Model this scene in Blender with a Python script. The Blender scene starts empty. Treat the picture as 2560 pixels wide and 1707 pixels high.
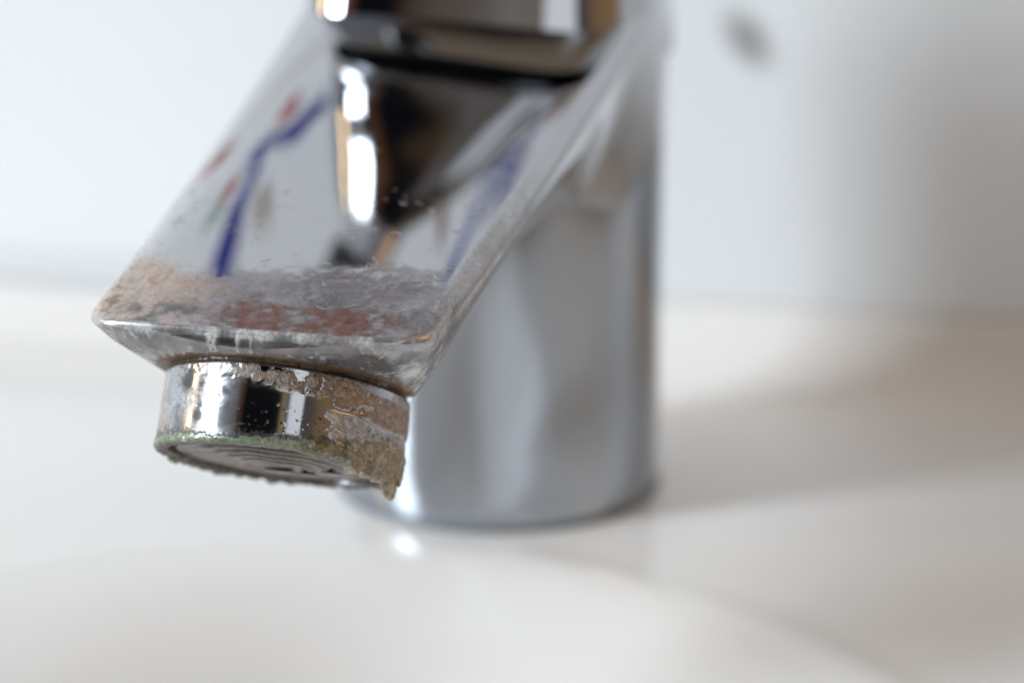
import bpy, math, random
import numpy as np
from mathutils import Vector, noise

random.seed(7)
np.random.seed(7)
MM = 0.001
SC = bpy.context.scene
COL = SC.collection

# ------------------------------------------------------------------ camera
PITCH, CD, CH, FPX = 14.6, 263.0, 90.5, 4400.0
cam = bpy.data.cameras.new('camera')
cam_o = bpy.data.objects.new('camera', cam)
COL.objects.link(cam_o)
cam_o.location = (0, -CD * MM, CH * MM)
cam_o.rotation_euler = (math.radians(90 - PITCH), 0, 0)
cam.sensor_width = 36.0
cam.lens = FPX / 2560.0 * 36.0
cam.clip_start = 0.005
cam.clip_end = 20
cam.dof.use_dof = True
cam.dof.focus_distance = 0.1725
cam.dof.aperture_fstop = 11.0
cam.dof.aperture_blades = 0
SC.camera = cam_o

# frame of the tap: s forward along the spout, w to its side, z up (millimetres)
AZ = math.radians(14.0)
D = np.array([-math.sin(AZ), -math.cos(AZ), 0.0])
P = np.array([math.cos(AZ), -math.sin(AZ), 0.0])
Z = np.array([0.0, 0.0, 1.0])
B0 = np.array([-2.1, 0.0, 0.0])


def W(s, w, z):
    """tap frame -> world millimetres (arrays allowed)"""
    s, w, z = np.broadcast_arrays(np.asarray(s, float), np.asarray(w, float), np.asarray(z, float))
    return B0 + s[..., None] * D + w[..., None] * P + z[..., None] * Z


# ------------------------------------------------------------------ view, world, lamps
SC.view_settings.view_transform = 'Standard'
SC.view_settings.look = 'None'
SC.view_settings.exposure = 0.0
SC.view_settings.gamma = 1.0
SC.view_settings.use_curve_mapping = False
SC.render.engine = 'CYCLES'
SC.cycles.use_denoising = True
SC.cycles.max_bounces = 12
SC.cycles.glossy_bounces = 8
SC.cycles.diffuse_bounces = 5
SC.cycles.sample_clamp_indirect = 8.0


class NT:
    """small helper round a node tree"""

    def __init__(self, tree):
        self.t = tree
        self.t.nodes.clear()

    def n(self, kind, **kw):
        nd = self.t.nodes.new(kind)
        for k, v in kw.items():
            if k.startswith('_'):
                setattr(nd, k[1:], v)
            else:
                key = int(k[1:]) if k[0] == 'i' and k[1:].isdigit() else k.replace('__', ' ')
                self.put(nd.inputs[key], v)
        return nd

    def put(self, sock, v):
        if hasattr(v, 'is_output'):
            self.t.links.new(v, sock)
        elif isinstance(v, (tuple, list)) and sock.type == 'RGBA' and len(v) == 3:
            sock.default_value = (*v, 1)
        else:
            sock.default_value = v

    def math(self, op, a, b=0.0, c=0.0, clamp=False):
        nd = self.n('ShaderNodeMath', _operation=op, _use_clamp=clamp, i0=a, i1=b, i2=c)
        return nd.outputs[0]

    def mix(self, f, a, b):
        nd = self.n('ShaderNodeMix', _data_type='RGBA')
        self.put(nd.inputs[0], f)
        self.put(nd.inputs[6], a)
        self.put(nd.inputs[7], b)
        return nd.outputs[2]

    def noise(self, vec, scale, detail=4.0, rough=0.55):
        nd = self.n('ShaderNodeTexNoise', Scale=scale, Detail=detail, Roughness=rough)
        if vec is not None:
            self.put(nd.inputs['Vector'], vec)
        return nd.outputs['Fac']

    def ramp(self, fac, stops, interp='LINEAR'):
        nd = self.n('ShaderNodeValToRGB')
        self.put(nd.inputs[0], fac)
        cr = nd.color_ramp
        cr.interpolation = interp
        while len(cr.elements) < len(stops):
            cr.elements.new(0.5)
        for e, (p, c) in zip(cr.elements, stops):
            e.position = p
            e.color = (*c, 1) if len(c) == 3 else c
        return nd.outputs[0]

    def smooth(self, x, lo, hi):
        nd = self.n('ShaderNodeMapRange', _interpolation_type='SMOOTHSTEP')
        self.put(nd.inputs[0], x)
        nd.inputs[1].default_value = lo
        nd.inputs[2].default_value = hi
        return nd.outputs[0]


# the light that comes from the rest of the bathroom, as a directional environment
world = bpy.data.worlds.new('World')
SC.world = world
world.use_nodes = True
nt = NT(world.node_tree)
tc = nt.n('ShaderNodeTexCoord')
sep = nt.n('ShaderNodeSeparateXYZ', Vector=tc.outputs['Generated'])
sx, sy, sz = sep.outputs
az = nt.math('ARCTAN2', sx, nt.math('MULTIPLY', sy, -1.0))         # 0 = behind the camera, + to the right
low = nt.math('SUBTRACT', 1.0, nt.smooth(sz, .28, .60))
azn = nt.math('MULTIPLY_ADD', low, .055, nt.math('MULTIPLY_ADD', az, 1 / (2 * math.pi), 0.5))


def azp(deg):
    return deg / 360.0 + 0.5


ENV = [(-180, (.6, .6, .6)), (-112, (.45, .43, .40)), (-92, (.48, .45, .41)), (-84, (.42, .45, .50)),
       (-52, (.36, .39, .43)), (-44, (.30, .29, .29)), (-40, (.30, .14, .06)), (-34, (.28, .11, .04)),
       (-32, (.008, .009, .012)), (-15, (.012, .012, .016)), (-13, (.13, .085, .055)), (-6, (.40, .36, .33)), (3, (.36, .32, .29)), (6, (.30, .22, .11)), (10, (.55, .43, .24)), (12, (.14, .12, .10)),
       (14, (.20, .19, .18)), (17, (1.6, 1.65, 1.7)), (31, (1.6, 1.65, 1.7)), (33, (.13, .12, .12)), (44, (.18, .15, .13)),
       (60, (.46, .28, .14)), (110, (.52, .32, .165)), (180, (.50, .40, .30))]
ENV_HI = [(a, c) for a, c in ENV if not -42 < a < 5]
ENV_HI[10:10] = []
hi = sorted(ENV_HI + [(-41, (.17, .085, .045)), (-37, (.10, .05, .03)), (-35, (.008, .009, .012)), (4, (.012, .012, .014))])
lo = sorted([(a, c) for a, c in ENV if not 3 < a < 30] + [(3.5, (.60, .46, .25)), (6, (.16, .13, .11)), (8.5, (1.6, 1.65, 1.7)), (31, (1.6, 1.65, 1.7))])
walls = nt.mix(low, nt.ramp(azn, [(azp(a), c) for a, c in hi]), nt.ramp(azn, [(azp(a), c) for a, c in lo]))
ceil_f = nt.smooth(sz, 0.80, 0.93)
floor_f = nt.smooth(nt.math('MULTIPLY', sz, -1.0), 0.02, 0.25)
up = nt.mix(ceil_f, walls, (.54, .42, .30))
env = nt.mix(floor_f, up, (.26, .165, .09))
bg = nt.n('ShaderNodeBackground', Color=env, Strength=0.58)
out = nt.n('ShaderNodeOutputWorld', Surface=bg.outputs[0])


def area(name, loc, target, size, power, color):
    l = bpy.data.lights.new(name, 'AREA')
    l.shape = 'RECTANGLE'
    l.size, l.size_y = size[0] * MM, size[1] * MM
    l.energy = power
    l.color = color
    o = bpy.data.objects.new(name, l)
    COL.objects.link(o)
    o.location = Vector(loc) * MM
    o.rotation_euler = (Vector(target) - Vector(loc)).to_track_quat('-Z', 'Y').to_euler()
    return o


area('window_light', (-1500, -560, 660), (0, 0, 40), (345, 950), 32.0, (.84, .93, 1.0))
area('warm_fill', (900, -250, 620), (30, 20, 20), (460, 460), 1.25, (1.0, .60, .31))  # unseen warm fill, added to turn the shadows right of the tap brown
area('vanity_lamp', (-860, -20, 320), (0, 0, 40), (48, 360), .75, (1.0, .70, .36))


# ------------------------------------------------------------------ mesh helpers
def add_mesh(name, verts, faces, mat, parent=None, attrs=None, smooth=True):
    me = bpy.data.meshes.new(name)
    v = np.asarray(verts, float).reshape(-1, 3) * MM
    me.from_pydata(v.tolist(), [], faces)
    if attrs:
        for k, a in attrs.items():
            a = np.asarray(a, float).reshape(-1, 4) if np.asarray(a).size == 4 * len(v) else np.asarray(a, float).ravel()
            if a.ndim == 2:
                at = me.attributes.new(k, 'FLOAT_COLOR', 'POINT')
                at.data.foreach_set('color', a.ravel())
            else:
                at = me.attributes.new(k, 'FLOAT', 'POINT')
                at.data.foreach_set('value', a)
    if smooth:
        me.polygons.foreach_set('use_smooth', [True] * len(me.polygons))
    me.materials.append(mat)
    me.update()
    o = bpy.data.objects.new(name, me)
    COL.objects.link(o)
    if parent:
        o.parent = parent
    return o


def grid_faces(nr, nc, closed_c=False, base=0, flip=False):
    f = []
    last = nc if closed_c else nc - 1
    for i in range(nr - 1):
        for j in range(last):
            a = base + i * nc + j
            b = base + i * nc + (j + 1) % nc
            q = (a, b, b + nc, a + nc)
            f.append(q[::-1] if flip else q)
    return f


def lathe(profile, n, axis_fn):
    """profile [(r,h)] -> verts through axis_fn(angle, r, h)"""
    r = np.array([p[0] for p in profile])[:, None]
    h = np.array([p[1] for p in profile])[:, None]
    a = np.linspace(0, 2 * np.pi, n, endpoint=False)[None, :]
    return axis_fn(a, r, h), grid_faces(len(profile), n, True)


def empty(name, loc, label, cat):
    o = bpy.data.objects.new(name, None)
    COL.objects.link(o)
    o.empty_display_size = 0.01
    o.location = Vector(loc) * MM
    o['label'] = label
    o['category'] = cat
    return o


def fbm(x, y, z=0.0, octv=5):
    return noise.fractal(Vector((x, y, z)), 1.0, 2.0, octv)      # roughly -1..1


def fbm_arr(x, y, z=0.0, octv=4):
    x, y = np.broadcast_arrays(x, y)
    zz = np.broadcast_to(z, x.shape)
    return np.array([fbm(a, b, c, octv) for a, b, c in zip(x.ravel(), y.ravel(), zz.ravel())]).reshape(x.shape)


def sstep(x, lo, hi):
    t = np.clip((np.asarray(x, float) - lo) / (hi - lo), 0, 1)
    return t * t * (3 - 2 * t)


# ------------------------------------------------------------------ materials
def new_mat(name):
    m = bpy.data.materials.new(name)
    m.use_nodes = True
    return m, NT(m.node_tree)


def simple(name, color, rough, metallic=0.0, ior=1.5):
    m, t = new_mat(name)
    b = t.n('ShaderNodeBsdfPrincipled', Base__Color=color, Roughness=rough, Metallic=metallic, IOR=ior)
    t.n('ShaderNodeOutputMaterial', Surface=b.outputs[0])
    return m


def chrome_mat(name, rough=0.03, tint=(.53, .545, .575), smear=0.03):
    m, t = new_mat(name)
    tcn = t.n('ShaderNodeTexCoord')
    nz = t.noise(tcn.outputs['Object'], 120.0, 5.0)
    r = t.math('MULTIPLY_ADD', nz, smear, rough)
    b = t.n('ShaderNodeBsdfPrincipled', Base__Color=tint, Roughness=r, Metallic=1.0)
    t.n('ShaderNodeOutputMaterial', Surface=b.outputs[0])
    return m


def crusted_chrome(name, rough=0.03, haze=.25):
    """chrome under a mineral layer: point colour 'scale_color' is the deposit's own colour, 'scale_amount' its cover"""
    m, t = new_mat(name)
    tcn = t.n('ShaderNodeTexCoord')
    ob = tcn.outputs['Object']
    ca = t.n('ShaderNodeAttribute', _attribute_name='scale_color')
    aa = t.n('ShaderNodeAttribute', _attribute_name='scale_amount')
    amt = aa.outputs['Fac']
    fine = t.noise(ob, 2600.0, 6.0, 0.65)
    mid = t.noise(ob, 800.0, 5.0, 0.6)
    vv = t.n('ShaderNodeVectorMath', _operation='SCALE')
    t.put(vv.inputs[0], ca.outputs['Color'])
    t.put(vv.inputs[3], t.math('MULTIPLY_ADD', t.smooth(fine, 0.3, 0.7), .55, .52))
    col = vv.outputs[0]
    fac = t.math('MULTIPLY', amt, t.math('MULTIPLY_ADD', t.smooth(mid, .25, .7), .30, .74), clamp=True)
    fac = t.math('MAXIMUM', fac, t.math('MULTIPLY', t.smooth(fine, .68, .84), t.math('MULTIPLY_ADD', amt, .35, .02)))
    bump = t.n('ShaderNodeBump', Strength=0.12, Distance=0.0001, Height=t.math('MULTIPLY', fine, fac))
    dep = t.n('ShaderNodeBsdfPrincipled', Base__Color=col, Roughness=0.46, Normal=bump.outputs[0])
    dep.inputs['Specular IOR Level'].default_value = 0.2
    r = t.math('MULTIPLY_ADD', t.smooth(t.noise(ob, 220.0, 4.0), .35, .75), .045, rough)
    r = t.math('MULTIPLY_ADD', amt, haze, r)
    chrome = t.n('ShaderNodeBsdfPrincipled', Base__Color=(.55, .56, .585), Roughness=r, Metallic=1.0)
    mx = t.n('ShaderNodeMixShader', i0=fac, i1=chrome.outputs[0], i2=dep.outputs[0])
    t.n('ShaderNodeOutputMaterial', Surface=mx.outputs[0])
    return m


def crust_mat(name):
    m, t = new_mat(name)
    tcn = t.n('ShaderNodeTexCoord')
    ob = tcn.outputs['Object']
    ca = t.n('ShaderNodeAttribute', _attribute_name='scale_color')
    fine = t.noise(ob, 2200.0, 6.0, 0.7)
    col = t.mix(t.smooth(fine, 0.3, 0.7), t.mix(0.45, ca.outputs['Color'], (.04, .035, .025)), t.mix(0.2, ca.outputs['Color'], (.8, .77, .68)))
    bump = t.n('ShaderNodeBump', Strength=0.5, Distance=0.0003, Height=fine)
    dep = t.n('ShaderNodeBsdfPrincipled', Base__Color=col, Roughness=0.45, Normal=bump.outputs[0])
    t.n('ShaderNodeOutputMaterial', Surface=dep.outputs[0])
    return m


def ceramic(name, color, rough):
    m, t = new_mat(name)
    tcn = t.n('ShaderNodeTexCoord')
    nz = t.noise(tcn.outputs['Object'], 14.0, 3.0)
    c = t.mix(t.smooth(nz, .3, .7), color, tuple(min(1, x * 1.03) for x in color))
    b = t.n('ShaderNodeBsdfPrincipled', Base__Color=c, Roughness=rough)
    t.n('ShaderNodeOutputMaterial', Surface=b.outputs[0])
    return m


M_CHROME = chrome_mat('chrome')
M_SATIN = chrome_mat('satin_chrome', .12, (.42, .455, .50), .05)
M_CRUSTED = crusted_chrome('chrome_under_limescale')
M_CRUSTED_RING = crusted_chrome('ring_chrome_under_limescale', .05, .22)
M_CRUST = crust_mat('mineral_crust')
M_BASIN = ceramic('white_ceramic', (.85, .835, .82), .13)
M_WALL = ceramic('white_tile', (.80, .825, .85), .3)
M_BLACK = simple('black_rubber', (.006, .006, .008), .5)
M_BLUE = simple('blue_glaze', (.006, .014, .24), .25)
M_RED = simple('red_glaze', (.40, .012, .03), .25)
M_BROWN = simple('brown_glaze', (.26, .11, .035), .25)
M_GREEN = simple('green_glaze', (.30, .42, .34), .25)
M_MARK = simple('grey_mark', (.40, .39, .37), .6)
M_LEVER_END = simple('black_lever_end', (.010, .011, .013), .22)
M_BUTTON = simple('grey_plastic', (.12, .13, .14), .35)
M_FIBRE = simple('pale_lint', (.62, .58, .52), .7)
M_HOLE = simple('wet_dark_plastic', (.012, .011, .010), .15)


def insert_mat():
    m, t = new_mat('wet_grey_brown_plastic')
    tcn = t.n('ShaderNodeTexCoord')
    nz = t.noise(tcn.outputs['Object'], 420.0, 5.0)
    c = t.ramp(nz, [(.3, (.022, .018, .016)), (.5, (.05, .04, .034)), (.7, (.13, .09, .055))])
    b = t.n('ShaderNodeBsdfPrincipled', Base__Color=c, Roughness=0.25)
    b.inputs['Coat Weight'].default_value = .0
    b.inputs['Specular IOR Level'].default_value = .35
    t.n('ShaderNodeOutputMaterial', Surface=b.outputs[0])
    return m


M_INSERT = insert_mat()

# ------------------------------------------------------------------ wall behind
WALL_S = -69.0


def build_wall():
    root = empty('tiled_wall', W(WALL_S, 0, 0), 'glossy white tiled wall standing behind the basin and its chrome tap', 'wall')
    v, f = [], []
    # a real slab, front face at WALL_S
    for (w, z) in ((-900, -150), (900, -150), (900, 1300), (-900, 1300)):
        v.append(W(WALL_S, w, z))
    for (w, z) in ((-900, -150), (900, -150), (900, 1300), (-900, 1300)):
        v.append(W(WALL_S - 60, w, z))
    f = [(0, 1, 2, 3)[::-1], (4, 5, 6, 7), (0, 1, 5, 4), (1, 2, 6, 5), (2, 3, 7, 6), (3, 0, 4, 7)]
    o = add_mesh('tile_face', np.array(v), f, M_WALL, root, smooth=False)
    fix_parent(root, o)
    return root


def fix_parent(root, o):
    """meshes are built in world millimetres; keep them there under a root that stands at its base"""
    o.location = -root.location
    if root.parent:
        pass


wall = build_wall()
M_GROUT = simple('beige_grout', (.50, .42, .33), .8)
for zz in (151.0, 301.0):
    q = [(-900, zz - 1.2, .15), (900, zz - 1.2, .15), (900, zz + 1.2, .15), (-900, zz + 1.2, .15)]
    gv = np.array([W(WALL_S + h, w, z) for w, z, h in q] + [W(WALL_S - .5, w, z) for w, z, h in q])
    fix_parent(wall, add_mesh('grout_line', gv, [(3, 2, 1, 0), (0, 1, 5, 4), (2, 3, 7, 6), (1, 2, 6, 5), (3, 0, 4, 7)], M_GROUT, wall, smooth=False))


def ribbon(pts, half, name, mat, root):
    """painted stroke on the wall: pts in (w,z), a raised glaze line 0.4 mm thick"""
    pts = np.array(pts, float)
    # Catmull-Rom
    pp = np.vstack([2 * pts[0] - pts[1], pts, 2 * pts[-1] - pts[-2]])
    c = []
    for i in range(1, len(pp) - 2):
        for t in np.linspace(0, 1, 12, endpoint=False):
            a, b, d, e = pp[i - 1:i + 3]
            c.append(.5 * ((2 * b) + (-a + d) * t + (2 * a - 5 * b + 4 * d - e) * t * t + (-a + 3 * b - 3 * d + e) * t ** 3))
    c.append(pts[-1])
    c = np.array(c)
    tg = np.gradient(c, axis=0)
    tg /= np.linalg.norm(tg, axis=1)[:, None]
    nn = np.stack([-tg[:, 1], tg[:, 0]], 1)
    hw = half * (1 + .25 * np.sin(np.linspace(0, 9, len(c))))[:, None]
    a, b = c + nn * hw, c - nn * hw
    n = len(c)
    v = np.vstack([W(WALL_S + .1, a[:, 0], a[:, 1]), W(WALL_S + .5, c[:, 0] + nn[:, 0] * half * .6, c[:, 1] + nn[:, 1] * half * .6),
                   W(WALL_S + .5, c[:, 0] - nn[:, 0] * half * .6, c[:, 1] - nn[:, 1] * half * .6), W(WALL_S + .1, b[:, 0], b[:, 1])])
    o = add_mesh(name, v, grid_faces(4, n), mat, root)
    fix_parent(root, o)
    return o


def blob(w, z, rw, rz, name, mat, root, seed=0):
    n = 40
    a = np.linspace(0, 2 * np.pi, n, endpoint=False)
    k = 1 + .18 * np.sin(5 * a + seed)
    rings = [(1.0, .1), (.85, .5), (.4, .6)]
    v = np.vstack([W(WALL_S + h, w + rw * r * k * np.cos(a), z + rz * r * k * np.sin(a)) for r, h in rings] + [W(WALL_S + .6, w, z)[None]])
    f = grid_faces(3, n, True)
    c = 3 * n
    f += [(2 * n + j, 2 * n + (j + 1) % n, c) for j in range(n)]
    o = add_mesh(name, v, f, mat, root)
    fix_parent(root, o)
    return o


DECOR_LINES = [([(-66, 176), (-76.9, 184), (-80, 188.8), (-88.3, 185.4), (-96, 184), (-100.5, 186.5), (-97, 196.5), (-100.5, 204), (-105, 214), (-107.2, 225), (-111.7, 237), (-116, 262)], 3.6),
               ([(16, 190), (8.4, 191.3), (2.4, 194.3), (-5.3, 200), (-12, 211), (-18, 226), (-22, 250)], 1.8),
               ([(-36, 262), (-28, 240), (-22, 226)], 1.2)]
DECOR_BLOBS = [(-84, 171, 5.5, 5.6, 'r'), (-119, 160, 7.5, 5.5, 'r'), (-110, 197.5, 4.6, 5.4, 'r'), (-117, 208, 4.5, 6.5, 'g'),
               (20, 184.5, 2.5, 3.0, 'r'), (13, 197, 2.0, 2.0, 'r'), (40, 183, 4.5, 4.5, 'r'), (-33, 296, 6, 5, 'r'), (-93, 217, 2.4, 9.0, 'b'), (-24, 206, 2.2, 7.0, 'b')]  # first brown blob paints in a reflection of lamp and handle
for pts, half in DECOR_LINES:
    ribbon(pts, half, 'painted_line', M_BLUE, wall)
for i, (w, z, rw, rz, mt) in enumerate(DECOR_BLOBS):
    blob(w, z, rw, rz, 'painted_flower' if mt == 'r' else 'painted_leaf_or_reflection', {'r': M_RED, 'g': M_GREEN, 'b': M_BROWN}[mt], wall, i)


# ------------------------------------------------------------------ wash basin
def basin_height(s, w):
    """ledge at z=0, bowl in front, coved back edge"""
    sc, a_s, a_w = 116.0, 83.5, 82.0
    ds, dw = s - sc, w
    rho = np.sqrt((ds / a_s) ** 2 + (dw / a_w) ** 2) + 1e-9
    e = (1 - rho) * a_s                                   # millimetres inside the rim
    ee = np.maximum(e, 0)
    z = -(np.sqrt(((.20 + .24 * sstep(w, -45, 15)) * ee) ** 2 + 2.4 ** 2) - 2.4)
    z = -62 * (1 - np.exp(z / 62.0))
    # rounded lip along the rim
    z += .25 * np.exp(-((e + 1.5) / 3.0) ** 2)
    t = np.clip((-s - 46.0) / 22.0, 0, 1)
    z += 14.0 * (1 - np.sqrt(np.maximum(1 - t ** 2.2, 0)))
    return z


def build_basin():
    s = np.concatenate([np.linspace(-68.5, -40, 50), np.linspace(-39, 90, 260), np.linspace(91, 200, 90)])
    w = np.concatenate([np.linspace(-260, -120, 60), np.linspace(-119, 119, 300), np.linspace(120, 260, 60)])
    S_, W_ = np.meshgrid(s, w, indexing='ij')
    Zt = basin_height(S_, W_)
    v = W(S_, W_, Zt)
    f = grid_faces(len(s), len(w))
    nv = v.reshape(-1, 3)
    # underside: rim skirt so that it is a body, not a sheet
    n0 = len(nv)
    nr, nc = len(s), len(w)
    loop = [j for j in range(nc)] + [i * nc + nc - 1 for i in range(1, nr)] + [(nr - 1) * nc + j for j in range(nc - 2, -1, -1)] + [i * nc for i in range(nr - 2, 0, -1)]
    sk = nv[loop].copy()
    sk[:, 2] = -95
    allv = np.vstack([nv, sk])
    m = len(loop)
    f += [(loop[i], n0 + i, n0 + (i + 1) % m, loop[(i + 1) % m]) for i in range(m)]
    o = add_mesh('wash_basin', allv - np.array([0, 0, 0.0]), f, M_BASIN)
    o['label'] = 'glossy white ceramic wash basin with a rounded bowl rim under the tap'
    o['category'] = 'basin'
    return o


basin = build_basin()


def build_sealant():
    """soft grey bead where the basin's back edge meets the wall"""
    w = np.linspace(-255, -2, 120)
    V = []
    for a in np.linspace(-.6, 2.2, 9):
        V.append(W(-69.0 + 4.2 * math.cos(a) + .1 * np.sin(w * .05), w, 13.2 + 3.6 * math.sin(a)))
    o = add_mesh('sealant', np.vstack(V), grid_faces(9, 120), simple('grey_sealant', (.68, .70, .72), .5), basin)
    return o


build_sealant()

# ------------------------------------------------------------------ the tap
tap = empty('basin_tap', W(0, 0, 0), 'old chrome mixer tap with limescale on its spout and outlet, standing on the white basin', 'tap')


def put(o):
    o.parent = tap
    o.location = -tap.location
    return o


def sub(o, parent):
    o.parent = parent
    return o


R_BODY = 25.0


def plane_z(s):
    return 80.0 - .32 * s


# body -----------------------------------------------------------------
def build_body():
    n = 160
    a = np.linspace(0, 2 * np.pi, n, endpoint=False)
    rows = []
    for r, h in ((24.2, .2), (24.7, .35), (24.95, .9), (24.98, 3), (24.98, 20), (24.98, 45), (24.98, 60)):
        rows.append(W(r * np.cos(a), r * np.sin(a), h))
    top = plane_z(24.9 * np.cos(a)) - 8
    rows.append(W(24.98 * np.cos(a), 24.98 * np.sin(a), top))
    v = np.vstack(rows)
    f = grid_faces(len(rows), n, True)
    c = len(v)
    v = np.vstack([v, W(0, 0, 72)[None]])
    k = (len(rows) - 1) * n
    f += [(k + j, k + (j + 1) % n, c) for j in range(n)]
    return put(add_mesh('body', v, f, M_SATIN))


build_body()


def build_base_ring():
    n = 120
    rows = [(25.0, 0.02), (25.3, .05), (25.4, .4), (25.3, .8), (24.9, .9)]
    a = np.linspace(0, 2 * np.pi, n, endpoint=False)
    V = np.vstack([W(r * np.cos(a), r * np.sin(a), h) for r, h in rows])
    put(add_mesh('base_ring', V, grid_faces(len(rows), n, True), simple('dark_grey_ring', (.16, .18, .20), .45)))  # dark grey ring round the foot of the body


build_base_ring()

# spout ----------------------------------------------------------------
TILT = math.radians(28.0)
DISC_C, DISC_R, COLLAR_H = (87.9, 39.5), 13.3, 8.6


def disc_pt(phi, r=DISC_R):
    return (DISC_C[0] + r * math.cos(phi) * math.cos(TILT), r * math.sin(phi), DISC_C[1] + r * math.cos(phi) * math.sin(TILT))


def crown(s):
    return .8 + 1.4 * (1 - sstep(s, 50, 99))


def lean(s):
    return .012 + .056 * (1 - sstep(s, 52, 98))




def half_spout():
    ctl = []   # (sT,wT, sB,wB,zB, bulge)
    for (s, w, ph) in ((99.6, 0, 0), (99.5, 6, 20), (99.1, 12, 42), (98.2, 16.0, 60), (96.3, 18.0, 73), (93, 18.5, 85), (88, 18.8, 96)):
        b = disc_pt(math.radians(ph))
        ctl.append((s, w, *b, .5 + .6 * min(1, ph / 60)))
    for (s, w, sb, wb, th) in ((77, 19.6, 79, 15.4, 11.4), (64, 20.4, 64, 16.8, 11.0), (54, 21.1, 54, 17.7, 12.2), (40, 22.2, 36, 18.4, 17), (28, 23.3, 24, 17.2, 24), (14, 24.5, 12.5, 21.5, 30)):
        ctl.append((s, w, sb, wb, plane_z(sb) - th, .9))
    for deg in (90, 105, 120, 135, 150, 165, 180):
        s, w = 25 * math.cos(math.radians(deg)), 25 * math.sin(math.radians(deg))
        ctl.append((s, w, s, w, plane_z(s) - 33 + 15 * (deg - 90) / 90, 0))
    c = np.array(ctl)
    # mirror for symmetric end tangents, then Catmull-Rom by chord
    m = c.copy(); m[:, 1] *= -1; m[:, 3] *= -1
    full = np.vstack([m[3:0:-1], c, m[-2:-5:-1]])
    res = []
    off = 3
    for i in range(off, off + len(c) - 1):
        a, b, d, e = full[i - 1], full[i], full[i + 1], full[i + 2]
        ln = np.hypot(d[0] - b[0], d[1] - b[1])
        step = .22 if d[0] > 70 else (.6 if d[0] > 15 else 2.0)
        k = max(3, int(ln / step))
        # centripetal-like tangents
        l0 = np.hypot(*(b - a)[:2]) + 1e-6; l2 = np.hypot(*(e - d)[:2]) + 1e-6
        t1 = ((b - a) / l0 * ln + (d - b)) * .5
        t2 = ((d - b) + (e - d) / l2 * ln) * .5
        for t in np.linspace(0, 1, k, endpoint=False):
            h = np.array([2 * t ** 3 - 3 * t ** 2 + 1, t ** 3 - 2 * t ** 2 + t, -2 * t ** 3 + 3 * t ** 2, t ** 3 - t ** 2])
            res.append(h[0] * b + h[1] * t1 + h[2] * d + h[3] * t2)
    res.append(c[-1])
    return np.array(res)


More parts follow.
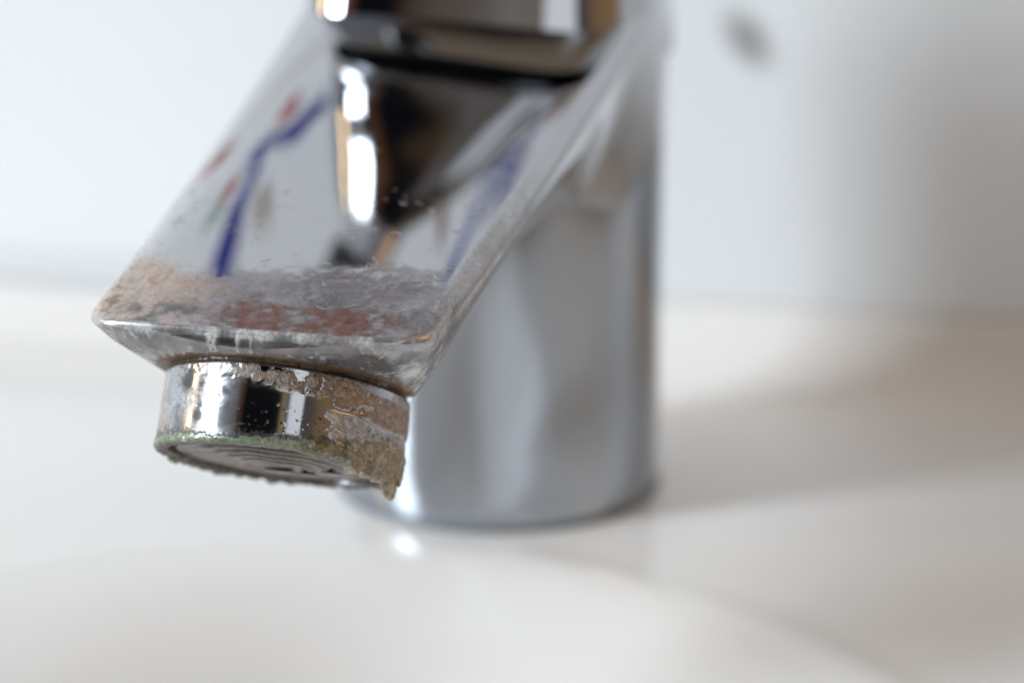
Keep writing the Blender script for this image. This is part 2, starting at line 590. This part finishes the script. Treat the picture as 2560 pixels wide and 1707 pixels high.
def spout_colors(s, w, dist, side_v):
    """mineral deposit on the spout: own colour (n,3) and cover (n)"""
    n = len(s)
    n1 = fbm_arr(s * .35, w * .35, 3.1, 5)
    n2 = fbm_arr(s * 1.1, w * 1.1, 7.7, 4)
    n3 = fbm_arr(s * .16, w * .16, 11.0, 3)
    top = side_v < 0
    edge_s = 87.3 + 1.9 * np.sin((w + 17) * .17) + 1.3 * n1 + .9 * n2 + np.where(w < -12, -1.5, 0)
    cov = (.40 * sstep(s, edge_s - .5, edge_s + .9) + .60 * sstep(s, edge_s - 2.0, edge_s + 3.8)) * np.clip(.72 + .26 * n1 + .07 * n2, .2, .92)
    col = np.zeros((n, 3))
    warm = np.array([.58, .41, .285]); grey = np.array([.180, .150, .155]); white = np.array([.50, .49, .53])
    t = sstep(w, -13, -1)[:, None]
    col[:] = warm * (1 - t) + grey * t
    # paler ridge along the upper border
    ridge = np.exp(-((s - edge_s - 1.3) / .8) ** 2) * sstep(n2 + n1 * .5, -.1, .5) * sstep(w, -2, 4)
    col = col * (1 - ridge[:, None]) + white * ridge[:, None]
    # red-brown patch along the lip
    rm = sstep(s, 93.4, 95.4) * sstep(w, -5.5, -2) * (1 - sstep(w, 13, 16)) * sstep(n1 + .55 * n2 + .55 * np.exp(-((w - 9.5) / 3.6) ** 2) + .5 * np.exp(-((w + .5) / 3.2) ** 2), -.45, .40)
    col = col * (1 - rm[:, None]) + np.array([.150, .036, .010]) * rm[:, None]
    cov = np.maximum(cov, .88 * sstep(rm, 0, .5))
    dk = sstep(s, 91.5, 95.0) * sstep(w, -7, 0) * sstep(n2 * .5 - n1 * .4, -.3, .3) * (1 - rm)
    col = col * (1 - .7 * dk[:, None]) + np.array([.07, .05, .05]) * .7 * dk[:, None]
    # dirt at the lip
    dm = sstep(s, 94.3, 96.5) * (1 - sstep(w, -8, -4)) * sstep(w, -16.5, -12) * sstep(n1 + n2 * .4, -.5, .1)
    col = col * (1 - dm[:, None]) + np.array([.05, .034, .026]) * dm[:, None]
    ym = (1 - sstep(w, -15, -11)) * sstep(s, 89, 93) * sstep(n2 * 1.3 + n1 * .4, .05, .3)
    col = col * (1 - ym[:, None]) + np.array([.26, .14, .04]) * ym[:, None]
    bs = sstep(s, 88, 90) * sstep(fbm_arr(s * 1.9, w * 1.9, 21., 3), .45, .75)
    col = col * (1 - .7 * bs[:, None]) + np.array([.06, .05, .05]) * .7 * bs[:, None]
    # pale crust along the rounded long edges
    ed = np.where(top, 1 - sstep(dist, 1.0, 1.9), 1.0) * np.where(s < 93, 1, 0)
    em = .75 * ed * sstep(s, 55, 74) * sstep(fbm_arr(s * 2.6, w * 4.0, 31., 4) + .6 * n1 + .15, -.25, .3) * np.where(side_v > .14, 0, 1)
    col = col * (1 - em[:, None]) + np.array([.60, .57, .56]) * em[:, None]
    cov = np.maximum(cov, .85 * em)
    lip = np.where(top, 1 - sstep(dist, .15, .5), 0) * sstep(s, 90, 93) * (.45 + .55 * sstep(n1 + .5 * n2, -.4, .3))
    col = col * (1 - lip[:, None]) + np.array([.62, .64, .65]) * lip[:, None]
    cov = np.maximum(cov, .9 * lip)
    # side and chin: dull grey film, pale flecks, brown line at the foot
    sv = side_v >= 0
    chin = sv & (s > 78)
    cg = np.array([.105, .105, .11]) + .10 * n1[:, None]
    fl = sstep(n2 + .4 * n3, .28, .45)[:, None]
    cg = cg * (1 - fl) + np.array([.55, .54, .50]) * fl
    lipc = ((1 - sstep(side_v, .06, .26)) * (.35 + .65 * sstep(n1 + .5 * n2, -.4, .3)))[:, None]
    cg = cg * (1 - lipc) + np.array([.55, .57, .58]) * lipc
    foot = sstep(side_v + .10 * n2, .84, .95)[:, None]
    cg = cg * (1 - foot) + np.array([.20, .12, .065]) * foot
    col = np.where(chin[:, None], cg, col)
    ccov = np.clip(.62 + .5 * n1 + .3 * fl[:, 0], .12, .95)
    ccov = np.maximum(ccov, np.maximum(.85 * lipc[:, 0], foot[:, 0]))
    ccov *= sstep(s, 78, 88)
    cov = np.where(sv, np.where(s > 78, np.maximum(ccov, np.where(side_v < .14, cov, 0)), cov * (side_v < .14)), cov)
    return np.clip(col, .004, .9), np.clip(cov, 0, 1), n2


def build_spout():
    h = half_spout()
    hT = h[:, :2]
    n = len(h)
    # outline polygon for distances
    loop = np.vstack([hT, np.stack([hT[::-1, 0], -hT[::-1, 1]], 1)])

    def dist_to_outline(s, w):
        a = loop; b = np.roll(loop, -1, 0)
        ab = b - a
        L2 = (ab ** 2).sum(1) + 1e-9
        q = np.stack([s, w], 1)
        best = np.full(len(q), 1e9)
        for k in range(0, len(q), 4000):
            qq = q[k:k + 4000]
            t = np.clip(((qq[:, None, :] - a) * ab).sum(2) / L2, 0, 1)
            dd = np.sqrt((((a + t[..., None] * ab) - qq[:, None, :]) ** 2).sum(2))
            best[k:k + 4000] = dd.min(1)
        return best

    def fr(s):
        return np.interp(s, [80, 95, 98.2, 99.6], [1.9, 1.3, .55, .45])

    def ztop(s, w, hw, dist):
        r = fr(s)
        e = np.clip(r - dist, 0, None)
        drop = r - np.sqrt(np.maximum(r * r - e * e, 0))
        return plane_z(s) - (crown(s) * (np.where(w > 0, .8, 1.25) * (.3 * (w / hw) ** 2 + .7 * (w / hw) ** 4) - .1) + lean(s) * w) * sstep(s, -5, 30) - drop

    HW = np.interp(np.arange(-30, 110, .5), [-30, 0, 26, 54, 77, 93, 99.6], [25, 25, 23.5, 21.1, 19.6, 18.5, 18.2])
    hwf = lambda s: np.interp(s, np.arange(-30, 110, .5), HW)
    NC = 151
    q = np.linspace(-1, 1, NC)
    q = np.sign(q) * (1 - (1 - np.abs(q)) ** 1.7)            # finer towards the edges
    S_ = np.repeat(hT[:, :1], NC, 1)
    W_ = hT[:, 1:2] * q[None, :]
    sf, wf = S_.ravel(), W_.ravel()
    dist = dist_to_outline(sf, wf)
    zf = ztop(sf, wf, hwf(sf), dist)
    sv = np.full(len(sf), -1.0)
    top_v = np.stack([sf, wf, zf], 1)
    faces = grid_faces(n, NC, flip=True)
    # side rows, both halves
    NR = 46
    vv = np.linspace(0, 1, NR) ** 1.0
    all_v, all_s, all_d = [top_v], [sv], [dist]
    base = len(top_v)
    idx = {}
    for sg in (1, -1):
        T = np.stack([h[:, 0], sg * h[:, 1]], 1)
        zT = top_v.reshape(n, NC, 3)[:, -1 if sg > 0 else 0, 2]
        Bp = np.stack([h[:, 2], sg * h[:, 3], h[:, 4]], 1)
        tg = np.gradient(T, axis=0)
        nrm = np.stack([-tg[:, 1], tg[:, 0]], 1) if sg < 0 else np.stack([tg[:, 1], -tg[:, 0]], 1)
        nrm /= (np.linalg.norm(nrm, axis=1)[:, None] + 1e-9)
        nrm *= np.sign((nrm * np.stack([np.maximum(T[:, 0] - 50, 0) + .01, T[:, 1] + 1e-3 * sg], 1)).sum(1))[:, None] * 1.0
        rows = []
        for v in vv[1:]:
            p = np.empty((n, 3))
            p[:, :2] = T * (1 - v) + Bp[:, :2] * v + nrm * (h[:, 5] * 4 * v * (1 - v) * .55)[:, None]
            p[:, 2] = zT * (1 - v) + Bp[:, 2] * v
            rows.append(p)
        V = np.array(rows).reshape(-1, 3)
        all_v.append(V)
        all_s.append(np.repeat(vv[1:], n))
        all_d.append(np.zeros(len(V)))
        start = base
        edge_col = NC - 1 if sg > 0 else 0
        prev = [i * NC + edge_col for i in range(n)]
        for r in range(NR - 1):
            cur = [start + r * n + i for i in range(n)]
            for i in range(n - 1):
                qd = (prev[i], prev[i + 1], cur[i + 1], cur[i])
                faces.append(qd if sg < 0 else qd[::-1])
            prev = cur
        idx[sg] = prev
        base += len(V)
    for i in range(n - 1):                                  # underside
        a, b = idx[1], idx[-1]
        faces.append((a[i], a[i + 1], b[i + 1], b[i]))
    V = np.vstack(all_v); SV = np.concatenate(all_s); DI = np.concatenate(all_d)
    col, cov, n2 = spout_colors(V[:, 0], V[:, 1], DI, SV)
    # the deposit has thickness: raise it
    lift = sstep(cov, .35, .9) * np.clip(.03 + .05 * (n2 + .3), 0, .10) * sstep(V[:, 0], 80, 86)
    out_w = np.where(SV >= 0, np.sign(V[:, 1]) * np.minimum(np.abs(V[:, 1]) / 18, 1), 0)
    V2 = V.copy()
    V2[:, 2] += np.where(SV < 0, lift, 0)
    V2[:, 1] += out_w * lift * (SV > 0) * (SV < .97)
    V2[:, 0] += np.where((SV > 0) & (SV < .97) & (V[:, 0] > 95), lift, 0)
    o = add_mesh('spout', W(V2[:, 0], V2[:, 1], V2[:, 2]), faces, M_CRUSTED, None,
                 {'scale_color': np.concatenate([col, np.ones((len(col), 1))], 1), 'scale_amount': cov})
    # weld the doubled tip / back columns
    import bmesh
    bm = bmesh.new(); bm.from_mesh(o.data)
    bmesh.ops.remove_doubles(bm, verts=bm.verts, dist=1e-7)
    bmesh.ops.recalc_face_normals(bm, faces=bm.faces)
    bm.to_mesh(o.data); bm.free()
    o.data.polygons.foreach_set('use_smooth', [True] * len(o.data.polygons))

    def surf(s, w):
        s = np.atleast_1d(np.asarray(s, float)); w = np.atleast_1d(np.asarray(w, float))
        return ztop(s, w, hwf(s), dist_to_outline(s, w))
    return put(o), surf


spout, spout_surf = build_spout()

# outlet (aerator) -------------------------------------------------------
E1 = np.array([math.cos(TILT), 0, math.sin(TILT)])          # (s,w,z): forward in the outlet plane
E2 = np.array([0, 1, 0])
AX = np.array([math.sin(TILT), 0, -math.cos(TILT)])         # water direction
DC = np.array([DISC_C[0], 0, DISC_C[1]])


def A(a, r, h):
    """outlet frame: angle (0 front, + right), radius, distance along the axis"""
    a, r, h = np.broadcast_arrays(a, r, h)
    p = DC + (r * np.cos(a))[..., None] * E1 + (r * np.sin(a))[..., None] * E2 + h[..., None] * AX
    return W(p[..., 0], p[..., 1], p[..., 2])


def build_outlet():
    n = 620
    a = np.linspace(-np.pi, np.pi, n, endpoint=False)
    H = COLLAR_H
    prof = [(11.8, -1.2)] + [(12.35, h) for h in np.linspace(-.3, .25, 6)] + [(12.35 + .4 * sstep(h, .25, .7), h) for h in np.linspace(.3, .8, 10)]
    prof += [(12.75, h) for h in np.linspace(.85, H - .45, 76)]
    prof += [(12.75 - .3 * t ** 2, H - .45 + .45 * t) for t in np.linspace(.1, 1, 10)]
    prof += [(r, H) for r in np.linspace(12.3, 11.5, 8)] + [(11.4, H - .3), (11.35, H - 1.2), (11.3, H - 2.0)]
    prof = np.array(prof)
    r = prof[:, 0][:, None] + 0 * a; h = prof[:, 1][:, None] + 0 * a
    aa = np.broadcast_to(a, r.shape)
    x, y, zz = np.cos(aa) * 12.7, np.sin(aa) * 12.7, h
    deg = np.degrees(aa)
    f1 = np.array([fbm(p * .33, q * .33, t * .45 + 5, 5) for p, q, t in zip(x.ravel(), y.ravel(), zz.ravel())]).reshape(r.shape)
    f2 = np.array([fbm(p * 1.0, q * 1.0, t * 1.1, 4) for p, q, t in zip(x.ravel(), y.ravel(), zz.ravel())]).reshape(r.shape)
    f3 = np.array([fbm(p * 2.2, q * 2.2, t * 2.2 + 9, 3) for p, q, t in zip(x.ravel(), y.ravel(), zz.ravel())]).reshape(r.shape)
    col = np.zeros(r.shape + (3,)); cov = np.zeros(r.shape); lift = np.zeros(r.shape)

    def layer(mask, c, thick=0.0, strength=1.0):
        nonlocal col, cov, lift
        m = np.clip(mask * strength, 0, 1)
        k = m[..., None]
        col = col * (1 - k) + np.array(c) * k
        cov = np.maximum(cov, m) if True else cov
        lift += mask * thick

    hn = h / H
    outer = sstep(r, 12.2, 12.5)
    # white film over all of it, thin
    layer(outer * (.10 + .34 * sstep(f1 + .25 * f2, -.5, .6)) * (1 - .85 * sstep(deg, -4, 3) * (1 - sstep(deg, 28, 34))), (.45, .46, .48), .0)
    layer(outer * sstep(deg, -80, -50) * (1 - sstep(deg, -12, 2)) * sstep(f1 + .3 * f2, -.8, .4) * (1 - .45 * sstep(hn, .5, .8)), (.50, .54, .60), .01, .85)
    # whitish upper belt
    low = .16 + .05 * f1 + .25 * sstep(deg, 0, 70)
    layer(outer * (1 - sstep(hn, low + .02, low + .2)) * sstep(f1 + f2 * .6, -.6, .3), (.46, .47, .47), .04, .85)
    # pinkish brown belt, thicker to the right
    mid_hi = .20 + .05 * f1 + .10 * sstep(deg, -35, 20) + .23 * sstep(deg, 10, 75)
    mid_lo = .06 + .04 * f2 + .12 * sstep(deg, 5, 80)
    bm_ = outer * sstep(hn, mid_lo - .03, mid_lo + .04) * (1 - sstep(hn, mid_hi - .03, mid_hi + .05)) * sstep(deg, -25, 25) * sstep(f2 + f1 * .5 + .30 + .35 * sstep(deg, 10, 60), -.05, .3)
    layer(bm_, (.34, .235, .17), .10, .97)
    layer(bm_ * sstep(f2, .15, .45), (.50, .40, .32), .05, .8)
    # dark grime in the seam under the spout
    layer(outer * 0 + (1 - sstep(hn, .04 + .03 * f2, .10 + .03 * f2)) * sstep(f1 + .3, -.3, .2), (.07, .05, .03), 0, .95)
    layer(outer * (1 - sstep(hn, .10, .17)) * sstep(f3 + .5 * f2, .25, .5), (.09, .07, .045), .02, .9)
    # white crust patch on the right flank
    wp = outer * sstep(deg + 6 * f2, 38, 44) * sstep(hn, mid_hi + .0, mid_hi + .08) * (1 - sstep(hn, .86 + .1 * f1, .93 + .1 * f1))
    layer(wp, (.50, .51, .53), .10, .85)
    layer(wp * sstep(f2 + f3 * .3, .1, .4), (.70, .71, .73), .05, .9)
    # pale pinkish flake on the left flank
    lf = outer * (1 - sstep(deg + 10 * (hn - .5) * -2 + 3 * f2, -48, -45)) * sstep(hn, .22, .4)
    layer(lf, (.50, .42, .37), .03, .8)
    # dark specks in the reflecting middle
    layer(outer * sstep(f3 + .4 * f2, .42, .6) * sstep(deg, -10, 5) * (1 - sstep(deg, 40, 60)) * sstep(hn, .45, .6), (.03, .028, .03), 0, .9)
    # green copper bloom on the lower rim with a dark ragged upper border
    gl = .885 + .06 * f2 + .04 * f1 + .02 * f3 - .05 * sstep(deg, 15, 60) + .015 * (1 - sstep(deg, -50, -20))
    gm = sstep(hn, gl, gl + .03) * sstep(deg, -120, -80) * (1 - sstep(deg, 70, 85))
    layer(outer * sstep(hn, gl - .075 + .05 * f3, gl - .03) * sstep(deg, -95, -60) * (1 - sstep(deg, 60, 80)), (.05, .045, .045), .0, .85)
    gc = np.array([.24, .31, .20])
    layer(gm, gc, .08, .9)
    layer(gm * sstep(f2 + .4 * f3, .05, .4), (.42, .47, .36), .04, .8)
    layer(gm * sstep(deg, 0, 40) * sstep(f1 + .3, -.2, .3), (.24, .22, .11), .05, .85)
    layer(sstep(f3 + f2 * .5, .32, .5) * outer * sstep(deg, 55, 62) * (1 - sstep(deg, 85, 95)) * sstep(hn, .45, .55) * (1 - sstep(hn, .66, .75)), (.05, .11, .065), .04, .9)
    # rear and inner rim: brown grime
    back = sstep(np.abs(deg), 85, 120) * sstep(hn, .55, .9)
    layer(back, (.17, .125, .06), .10, .9)
    layer((1 - sstep(r, 12.05, 12.4)) * sstep(hn, .7, .9), (.10, .075, .05), .0, .9)
    # tan lump low on the right
    lm_c = np.exp(-(((deg - 78) / 24) ** 2)) * sstep(hn + .10 * f2 + .05 * f3, .62, .86 + .0)
    lm = np.clip(lm_c * 1.6, 0, 1)
    layer(sstep(lm, .35, .6), (.36, .30, .21), 0, 1)
    layer(sstep(lm, .35, .6) * sstep(f2 + .3 * f3, .1, .45), (.50, .43, .31), .08, .8)
    layer(sstep(lm, .3, .42) * (1 - sstep(lm, .42, .6)), (.10, .14, .07), .02, .9)
    lift += lm * (.55 + .35 * f2 + .12 * f3) * .45
    lift += cov ** 3 * .05 * f3
    lift *= sstep(cov, .4, .85)
    r2 = r + lift * sstep(r, 11.6, 12.3)
    h2 = h + lm * sstep(hn, .8, 1.0) * (.85 + .9 * f2 + .2 * f3) + gm * sstep(hn, .93, 1) * .22 * f2 + back * sstep(hn, .9, 1) * (.18 + .35 * f2)
    v = A(aa, r2, h2).reshape(-1, 3)
    o = add_mesh('aerator', v, grid_faces(len(prof), n, True), M_CRUSTED_RING, None,
                 {'scale_color': np.concatenate([np.clip(col, .004, .9).reshape(-1, 3), np.ones((v.shape[0], 1))], 1), 'scale_amount': np.clip(cov, 0, 1)})
    put(o)

    # nozzle insert: shallow dome of concentric ribs with slots
    m, rr = 200, np.linspace(0.02, 11.45, 110)
    a2 = np.linspace(-np.pi, np.pi, m, endpoint=False)
    Rg = rr[:, None] + 0 * a2; Ag = np.broadcast_to(a2, Rg.shape)
    wob = np.array([fbm(p * .35, q * .35, 2.0, 3) for p, q in zip((Rg * np.cos(Ag)).ravel(), (Rg * np.sin(Ag)).ravel())]).reshape(Rg.shape)
    rib = .07 * np.cos((Rg + .12 * wob) * 2 * np.pi / 1.75) * sstep(Rg, 2, 3.5) * (1 - sstep(Rg, 10.2, 10.9))
    Hh = H - .55 + .75 * (1 - (Rg / 11.45) ** 2) + rib + .10 * wob - .45 * sstep(Rg, 10.4, 11.2)
    v = A(Ag, Rg, Hh).reshape(-1, 3)
    f = grid_faces(len(rr), m, True)
    ins = sub(add_mesh('nozzle_insert', v, f, M_INSERT), o)
    # slots between the ribs
    for (x0, y0, ang, ln, wd) in ((-1.5, -.4, 4, 1.75, 1.05), (-2.3, 2.6, -4, 1.0, .8), (-1.2, 5.6, -10, 1.3, .95)):
        th = np.linspace(.03, np.pi - .03, 14)[:, None]; ph = np.linspace(0, 2 * np.pi, 24, endpoint=False)[None, :]
        lx, ly, lz = np.sin(th) * np.cos(ph) * ln, np.sin(th) * np.sin(ph) * wd, np.cos(th) * .16 + 0 * ph
        g = math.radians(ang)
        px_, py_ = x0 + ly * math.cos(g) - lx * math.sin(g), y0 + lx * math.cos(g) + ly * math.sin(g)
        rr_ = math.hypot(x0, y0)
        hh_ = H - .55 + .75 * (1 - (rr_ / 11.45) ** 2) + .16 + lz
        V = A(np.arctan2(py_, px_), np.hypot(px_, py_), hh_).reshape(-1, 3)
        sub(add_mesh('outlet_hole', V, grid_faces(14, 24, True), M_HOLE), o)

    # amber drop of scale at the lowest point of the lump
    def lump(cdeg, rad, hh, size, colr, seed, name):
        k1, k2 = 26, 34
        th = np.linspace(.02, np.pi - .02, k1)[:, None]; ph = np.linspace(0, 2 * np.pi, k2, endpoint=False)[None, :]
        dx, dy, dz = np.sin(th) * np.cos(ph), np.sin(th) * np.sin(ph), np.cos(th) + 0 * ph
        k = np.array([1 + .45 * fbm(p * 1.3 + seed, q * 1.3, t * 1.3, 4) for p, q, t in zip(dx.ravel(), dy.ravel(), dz.ravel())]).reshape(dx.shape)
        c = math.radians(cdeg)
        e_r = math.cos(c) * E1 + math.sin(c) * E2
        e_t = -math.sin(c) * E1 + math.cos(c) * E2
        pc = DC + rad * e_r + hh * AX
        pts = pc + (dx * k * size[0])[..., None] * e_t + (dy * k * size[1])[..., None] * e_r + (dz * k * size[2])[..., None] * AX
        vv = W(pts[..., 0], pts[..., 1], pts[..., 2]).reshape(-1, 3)
        cl = np.concatenate([np.broadcast_to(colr, (len(vv), 3)), np.ones((len(vv), 1))], 1)
        return sub(add_mesh(name, vv, grid_faces(k1, k2, True), M_CRUST, None, {'scale_color': cl}), o)
    lump(88, 12.2, H + .9, (1.6, .7, 1.2), (.38, .31, .20), 1.0, 'limescale_lump')
    lump(101, 12.0, H + 1.5, (.8, .6, .7), (.46, .36, .22), 4.0, 'limescale_lump')
    lump(97, 12.4, H + 1.6, (.32, .3, .55), (.36, .16, .03), 9.0, 'limescale_lump')
    lump(-96, 12.3, H - .1, (1.2, .5, .5), (.34, .33, .22), 6.0, 'limescale_lump')
    return o


aerator = build_outlet()


# head and lever --------------------------------------------------------
def sup(n, a, ex):
    """superellipse direction"""
    c, s = np.cos(a), np.sin(a)
    k = (np.abs(c) ** ex + np.abs(s) ** ex) ** (-1 / ex)
    return k * c, k * s


def ring_stack(rows, n=120, ex=2.6):
    """rows: (s centre, half s, half w, z, tilt[, turn in degrees, exponent]) -> stacked rounded-square rings"""
    a = np.linspace(0, 2 * np.pi, n, endpoint=False)
    V = []
    for row in rows:
        sc, hs, hw, z, tl = row[:5]
        tr = math.radians(row[5]) if len(row) > 5 else 0.0
        c, s = sup(n, a, row[6] if len(row) > 6 else ex)
        ds = c * hs
        ss, ww = sc + ds * math.cos(tl), s * hw
        V.append(W(ss * math.cos(tr) + ww * math.sin(tr), -ss * math.sin(tr) + ww * math.cos(tr), z + ds * math.sin(tl)) - 0.4 * P)
    V = np.vstack(V)
    f = grid_faces(len(rows), n, True)
    k = (len(rows) - 1) * n
    f += [tuple(range(k, k + n))]
    return V, f


def build_head():
    # collar that rises out of the spout's back
    rows = [(0, 24.6, 25.0, 66, 0), (0, 24.3, 24.9, 72, 0), (0, 23.2, 24.4, 79.7, 0), (0, 23.0, 24.2, 80.2, 0), (0, 22.4, 23.6, 80.5, 0)]
    V, f = ring_stack(rows, 180, 4.2)
    put(add_mesh('collar', V, f, M_CHROME))
    rows = [(0, 20.4, 21.6, 80.0, 0), (0, 20.4, 21.6, 86.0, 0)]
    V, f = ring_stack(rows, 180, 4.2)
    put(add_mesh('gap_seal', V, f, M_BLACK))
    # handle: cap that leans into a lever reaching over the spout, turned a little to one side
    def turn(V):
        a = math.radians(HANDLE_TURN)
        q = V - B0
        ss, ww = q @ D, q @ P
        return W(ss * math.cos(a) + ww * math.sin(a), -ss * math.sin(a) + ww * math.cos(a), q[:, 2])
    T = HANDLE_TURN
    rows = [(0, 22.4, 23.6, 84.9, 0, 0, 4.5), (0, 23.2, 24.4, 85.2, 0, 0, 4.5), (0, 23.4, 24.6, 85.9, 0, 0, 4.5), (0.2, 23.8, 24.4, 88, 0, T * .08, 3.4), (0.8, 24.6, 23.8, 91, .02, T * .2, 2.8),
            (1.6, 25.6, 22.6, 94, .04, T * .4, 2.5), (2.6, 26.6, 20.8, 97, .07, T * .6, 2.3), (3.6, 27.4, 18.2, 100, .10, T * .8, 2.2), (4.6, 28, 15.2, 102.8, .13, T * .92, 2.1),
            (5.5, 28.2, 12.0, 105.2, .15, T, 2.05), (6.2, 27.8, 8.8, 107.2, .17, T, 2.0), (6.6, 26.4, 5.6, 108.8, .18, T, 2.0), (6.6, 23, 2.6, 109.8, .18, T, 2.0)]
    rows = [r if r[3] < 87 else (r[0], r[1], r[2] + 1.8, *r[3:]) for r in rows]
    V, f = ring_stack(rows, 180, 2.4)
    k = sstep(V[:, 2], 85.5, 95)[:, None]
    V = V - 2.2 * k * P
    hd = put(add_mesh('handle', V, f, M_CHROME))
    # lever bar
    n = 60
    a = np.linspace(0, 2 * np.pi, n, endpoint=False)
    c, s = sup(n, a, 3)
    def bar(t0, t1, name, mat, parent, extra=0.0):
        V = []
        for t in np.linspace(t0, t1, 22):
            sc = 26 + 27 * t
            zc = 107.5 + 11 * t
            hw = 5.0 * (1 - t) + 4.0 * t + extra
            hh = 4.4 * (1 - t) + 2.6 * t + extra
            e = 1 if t < .85 else math.sqrt(max(0.03, 1 - ((t - .85) / .15) ** 2))
            V.append(W(sc - s * hh * e * .3, c * hw * (e * .6 + .4), zc + s * hh * e))
        V = np.vstack(V)
        f = grid_faces(22, n, True) + [tuple(range(n)), tuple(range(21 * n, 22 * n))]
        return sub(add_mesh(name, turn(V), f, mat), parent)
    bar(0, .46, 'lever', M_CHROME, hd)
    bar(.40, 1.0, 'lever_dark_end', M_LEVER_END, hd, .35)  # unseen black end, added so its reflection darkens the spout top
    # round indicator plug on the front of the handle
    nrm = Vector((.84, -.52, -.14)).normalized()
    t1 = nrm.cross(Vector((0, 0, 1))).normalized()
    t2 = nrm.cross(t1)
    fr_ = lambda v: Vector(v.x * D + v.y * P + v.z * Z)
    n_, u_, v_ = (np.array(fr_(q)) for q in (nrm, t1, t2))
    ctr = W(24.5, -15.9, 95.3)
    th = np.linspace(.02, np.pi - .02, 16)[:, None]; ph = np.linspace(0, 2 * np.pi, 32, endpoint=False)[None, :]
    pts = ctr + (np.sin(th) * np.cos(ph) * 2.5)[..., None] * u_ + (np.sin(th) * np.sin(ph) * 2.5)[..., None] * v_ + (np.cos(th) * .9 + 0 * ph)[..., None] * n_
    sub(add_mesh('indicator_plug', pts.reshape(-1, 3), grid_faces(16, 32, True), M_BUTTON), hd)


HANDLE_TURN = 26.0
build_head()


# lint and hair scratches lying on the spout --------------------------------
def build_lint():
    rng = random.Random(5)
    V, F = [], []
    for i in range(150):
        s = rng.uniform(70, 95) if i < 110 else rng.uniform(60, 92)
        w = rng.uniform(-17, 17)
        if i > 100:
            w = rng.choice([-1, 1]) * rng.uniform(14, 18.3)
        L = rng.uniform(.25, 1.5)
        ang = rng.uniform(0, 6.28); bend = rng.uniform(-2.2, 2.2)
        k = 7
        pts = []
        x, y = s, w
        for j in range(k):
            pts.append((x, y)); ang += bend / k
            x += L / k * math.cos(ang); y += L / k * math.sin(ang)
        pts = np.array(pts)
        if np.abs(pts[:, 1]).max() > 18.4 or pts[:, 0].max() > 98:
            continue
        zz = spout_surf(pts[:, 0], pts[:, 1]) + .05
        rad = rng.uniform(.018, .035)
        b = len(V)
        for j in range(k):
            for q in range(4):
                aa = q * math.pi / 2
                V.append(W(pts[j, 0] + rad * math.cos(aa) * .7, pts[j, 1] + rad * math.cos(aa) * .7, zz[j] + rad * math.sin(aa)))
        F += grid_faces(k, 4, True, b)
    o = put(add_mesh('lint', np.array(V), F, M_FIBRE))
    o['kind'] = 'stuff'


build_lint()

# ------------------------------------------------------------------ small things
def ellipsoid(name, centre, axes, mat, n1=20, n2=32):
    th = np.linspace(.01, np.pi - .01, n1)[:, None]; ph = np.linspace(0, 2 * np.pi, n2, endpoint=False)[None, :]
    d = np.stack([np.sin(th) * np.cos(ph), np.sin(th) * np.sin(ph), np.cos(th) + 0 * ph], -1)
    pts = np.array(centre) + d[..., :1] * axes[0] + d[..., 1:2] * axes[1] + d[..., 2:] * axes[2]
    return add_mesh(name, pts.reshape(-1, 3), grid_faces(n1, n2, True), mat)


def build_wall_spot():  # grey oval laid on the wall, fading out towards its edge
    m, t = new_mat('soft_grey_spot')
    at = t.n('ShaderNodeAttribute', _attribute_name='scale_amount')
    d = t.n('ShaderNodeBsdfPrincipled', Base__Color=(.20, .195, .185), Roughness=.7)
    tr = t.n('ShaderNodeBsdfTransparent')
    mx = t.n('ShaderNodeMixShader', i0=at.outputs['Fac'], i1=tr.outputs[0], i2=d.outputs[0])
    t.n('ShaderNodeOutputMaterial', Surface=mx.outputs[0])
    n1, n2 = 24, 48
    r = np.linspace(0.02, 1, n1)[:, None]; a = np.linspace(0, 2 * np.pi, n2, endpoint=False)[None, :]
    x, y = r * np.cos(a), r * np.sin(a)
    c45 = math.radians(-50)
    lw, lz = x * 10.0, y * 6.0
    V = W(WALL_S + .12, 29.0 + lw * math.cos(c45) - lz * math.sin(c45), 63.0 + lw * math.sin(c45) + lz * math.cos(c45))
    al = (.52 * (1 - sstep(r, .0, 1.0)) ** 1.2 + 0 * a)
    o = add_mesh('wall_spot', V.reshape(-1, 3), grid_faces(n1, n2, True), m, None, {'scale_amount': al})
    o['label'] = 'small soft grey spot on the white wall beside the tap'
    o['category'] = 'stain'


build_wall_spot()
